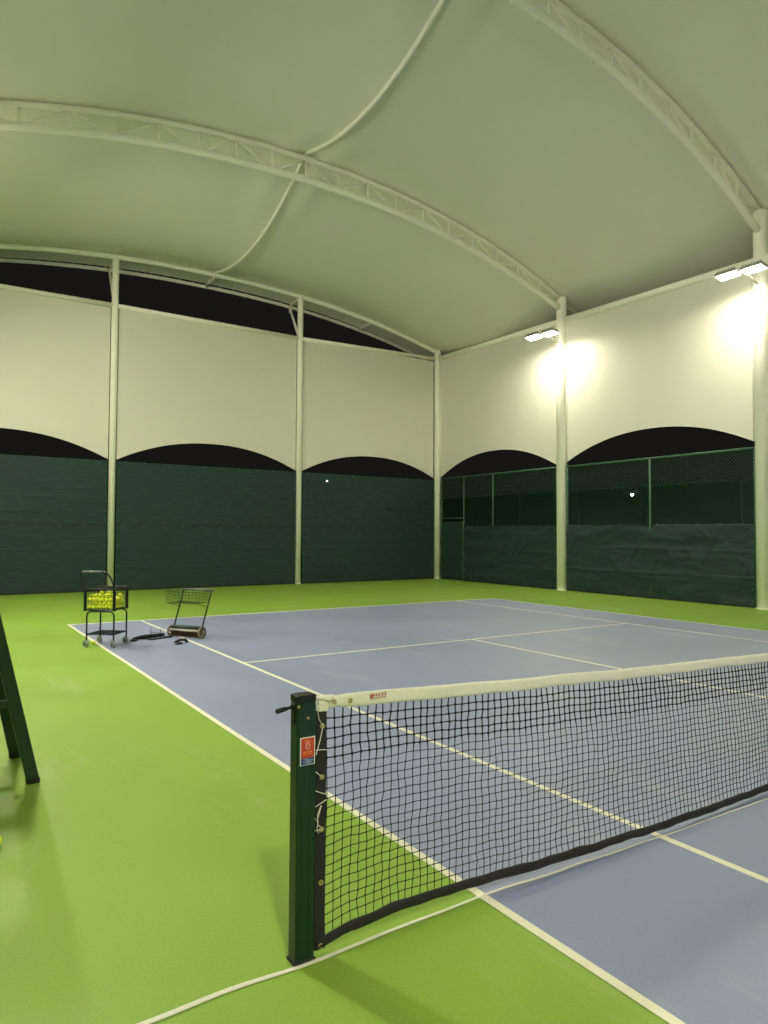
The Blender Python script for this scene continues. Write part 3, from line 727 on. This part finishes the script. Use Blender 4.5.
# odds and ends on the floor beside the collector
t = thing('folding_stand', (.86, 9.25, 0), 'folded black stand lying flat on the court between cart and collector', 'stand')
q = MB(); p0, p1 = Vector((.57, 9.19, .03)), Vector((1.15, 9.43, .035)); q.tube([p0, p0.lerp(p1, .3) + Vector((0, .01, .01)), p1], [.02, .032, .026], M['black'], 8); q.build('bar', t)
q = MB(); q.box((.57, 9.12, .02), (.10, .08, .036), M['black'], Matrix.Rotation(.6, 3, 'Z'), .008); q.build('foot', t)
q = MB(); q.tube([(.72, 9.28, .012), (1.12, 9.50, .012), (1.24, 9.22, .012), (.84, 9.06, .012)], .009, M['wire'], 6, closed=True)
for k in range(7): q.tube([(.75 + .055 * k, 9.30 + .03 * k, .012), (.88 + .055 * k, 9.08 + .025 * k, .012)], .005, M['wire'], 5)
q.tube([(.90, 9.30, .012), (.90, 9.32, .18)], .005, M['wire'], 5); q.tube([(1.04, 9.24, .012), (1.04, 9.26, .16)], .005, M['wire'], 5); q.tube([(.90, 9.32, .10), (1.04, 9.26, .09)], .004, M['wire'], 5); q.build('wire_frame', t)
b = MB(); pts = [(1.06, 8.50, .022), (1.10, 8.48, .05), (1.16, 8.49, .064), (1.23, 8.51, .055), (1.27, 8.53, .02)]
b.tube(pts, [.026, .024, .022, .024, .026], M['black'], 8); b.box((1.10, 8.44, .016), (.13, .07, .03), M['black'], Matrix.Rotation(.5, 3, 'Z'), .008)
tag(b.build('strap_handle', origin=(1.16, 8.5, 0)), 'small black strap-like handle on the court in front of the collector', 'handle')

# ------------------------------------------------------------------ umpire chair (only its nearest legs reach into the photo)
t = thing('umpire_chair', (-2.37, 3.22, 0), 'dark green umpire chair leg and crossbar at the left edge of the photo', 'umpire chair')
def beamy(name, p, q2, w, par, d=None):
    p, q2 = Vector(p), Vector(q2); ax = (q2 - p); L = ax.length; ax.normalize(); yv = Vector((0, 1, 0)); yv = (yv - ax * yv.dot(ax)).normalized() if abs(ax.y) < .95 else Vector((0, 0, 1)); xv = yv.cross(ax)
    R = Matrix((xv, yv, ax)).transposed(); m = MB(); m.box((p + q2) / 2, (w, d or w, L), M['post'], R, .006); return m.build(name, par)
f = {}
for nm, (x0, y0, x1, y1) in dict(a=(-1.635, 2.89, -2.025, 2.94), b=(-1.68, 3.59, -2.05, 3.49), c=(-3.10, 2.89, -2.71, 2.94), d=(-3.10, 3.59, -2.71, 3.49)).items():
    f[nm] = (Vector((x0, y0, .02)), Vector((x1, y1, 1.75)))
    lg = beamy('leg', *f[nm], .082, t, .062)
    q = MB(); q.box((x0, y0, .02), (.088, .078, .04), M['black'], bev=.008); q.build('foot', lg)
at = lambda n, z: f[n][0].lerp(f[n][1], z / 1.75)
for z in (.56, .98, 1.4):
    beamy('crossbar', at('a', z), at('c', z), .055, t); 
    beamy('crossbar', at('b', z), at('d', z), .055, t)
for z in (.56, .98, 1.4): beamy('step', at('c', z) + Vector((0, .03, 0)), at('d', z) - Vector((0, .03, 0)), .09, t, .03)
q = MB(); q.box((-2.37, 3.215, 1.77), (.72, .56, .05), M['post'], bev=.012); q.build('seat', t)
q = MB(); q.box((-2.70, 3.215, 2.12), (.04, .54, .5), M['post'], bev=.012); q.build('backrest', t)
for y in (2.95, 3.48):
    q = MB(); q.tube([(-2.72, y, 1.98), (-2.15, y, 1.98), (-2.1, y, 1.94), (-2.1, y, 1.78)], .02, M['post'], 8); q.build('armrest', t)

for o in COL.objects:
    if 'outside the photo' in o.get('label', '') and not o.get('group'): o['group'] = o['category'] + ' pieces outside the photo'

# ------------------------------------------------------------------ world, camera, view
w = bpy.data.worlds.new('night'); SC.world = w; w.use_nodes = True
w.node_tree.nodes['Background'].inputs[0].default_value = (1.0, .97, .88, 1); w.node_tree.nodes['Background'].inputs[1].default_value = .008
cam = bpy.data.cameras.new('camera'); co = bpy.data.objects.new('camera', cam); COL.objects.link(co); SC.camera = co
yaw, pitch, roll, F = 0.584385, 0.031351, 0.006212, 692.77
fw = Vector((math.sin(yaw) * math.cos(pitch), math.cos(yaw) * math.cos(pitch), math.sin(pitch)))
r0 = fw.cross(Vector((0, 0, 1))).normalized(); u0 = r0.cross(fw); c_, s_ = math.cos(roll), math.sin(roll)
rr, uu = r0 * c_ + u0 * s_, -r0 * s_ + u0 * c_
mat = Matrix((rr, uu, -fw)).transposed().to_4x4(); mat.translation = (-2.3135, -2.6588, 1.7894); co.matrix_world = mat
cam.sensor_fit = 'VERTICAL'; cam.sensor_height = 36; cam.lens = F / 1024 * 36; cam.clip_end = 300; cam.clip_start = .05
vs_ = SC.view_settings; vs_.view_transform = 'Standard'; vs_.look = 'None'; vs_.gamma = 1; vs_.use_curve_mapping = False; vs_.exposure = 0.0
SC.cycles.max_bounces = 14; SC.cycles.diffuse_bounces = 8; SC.cycles.glossy_bounces = 4; SC.cycles.transparent_max_bounces = 16
SC.cycles.sample_clamp_indirect = 6.0; SC.cycles.caustics_reflective = False; SC.cycles.caustics_refractive = False
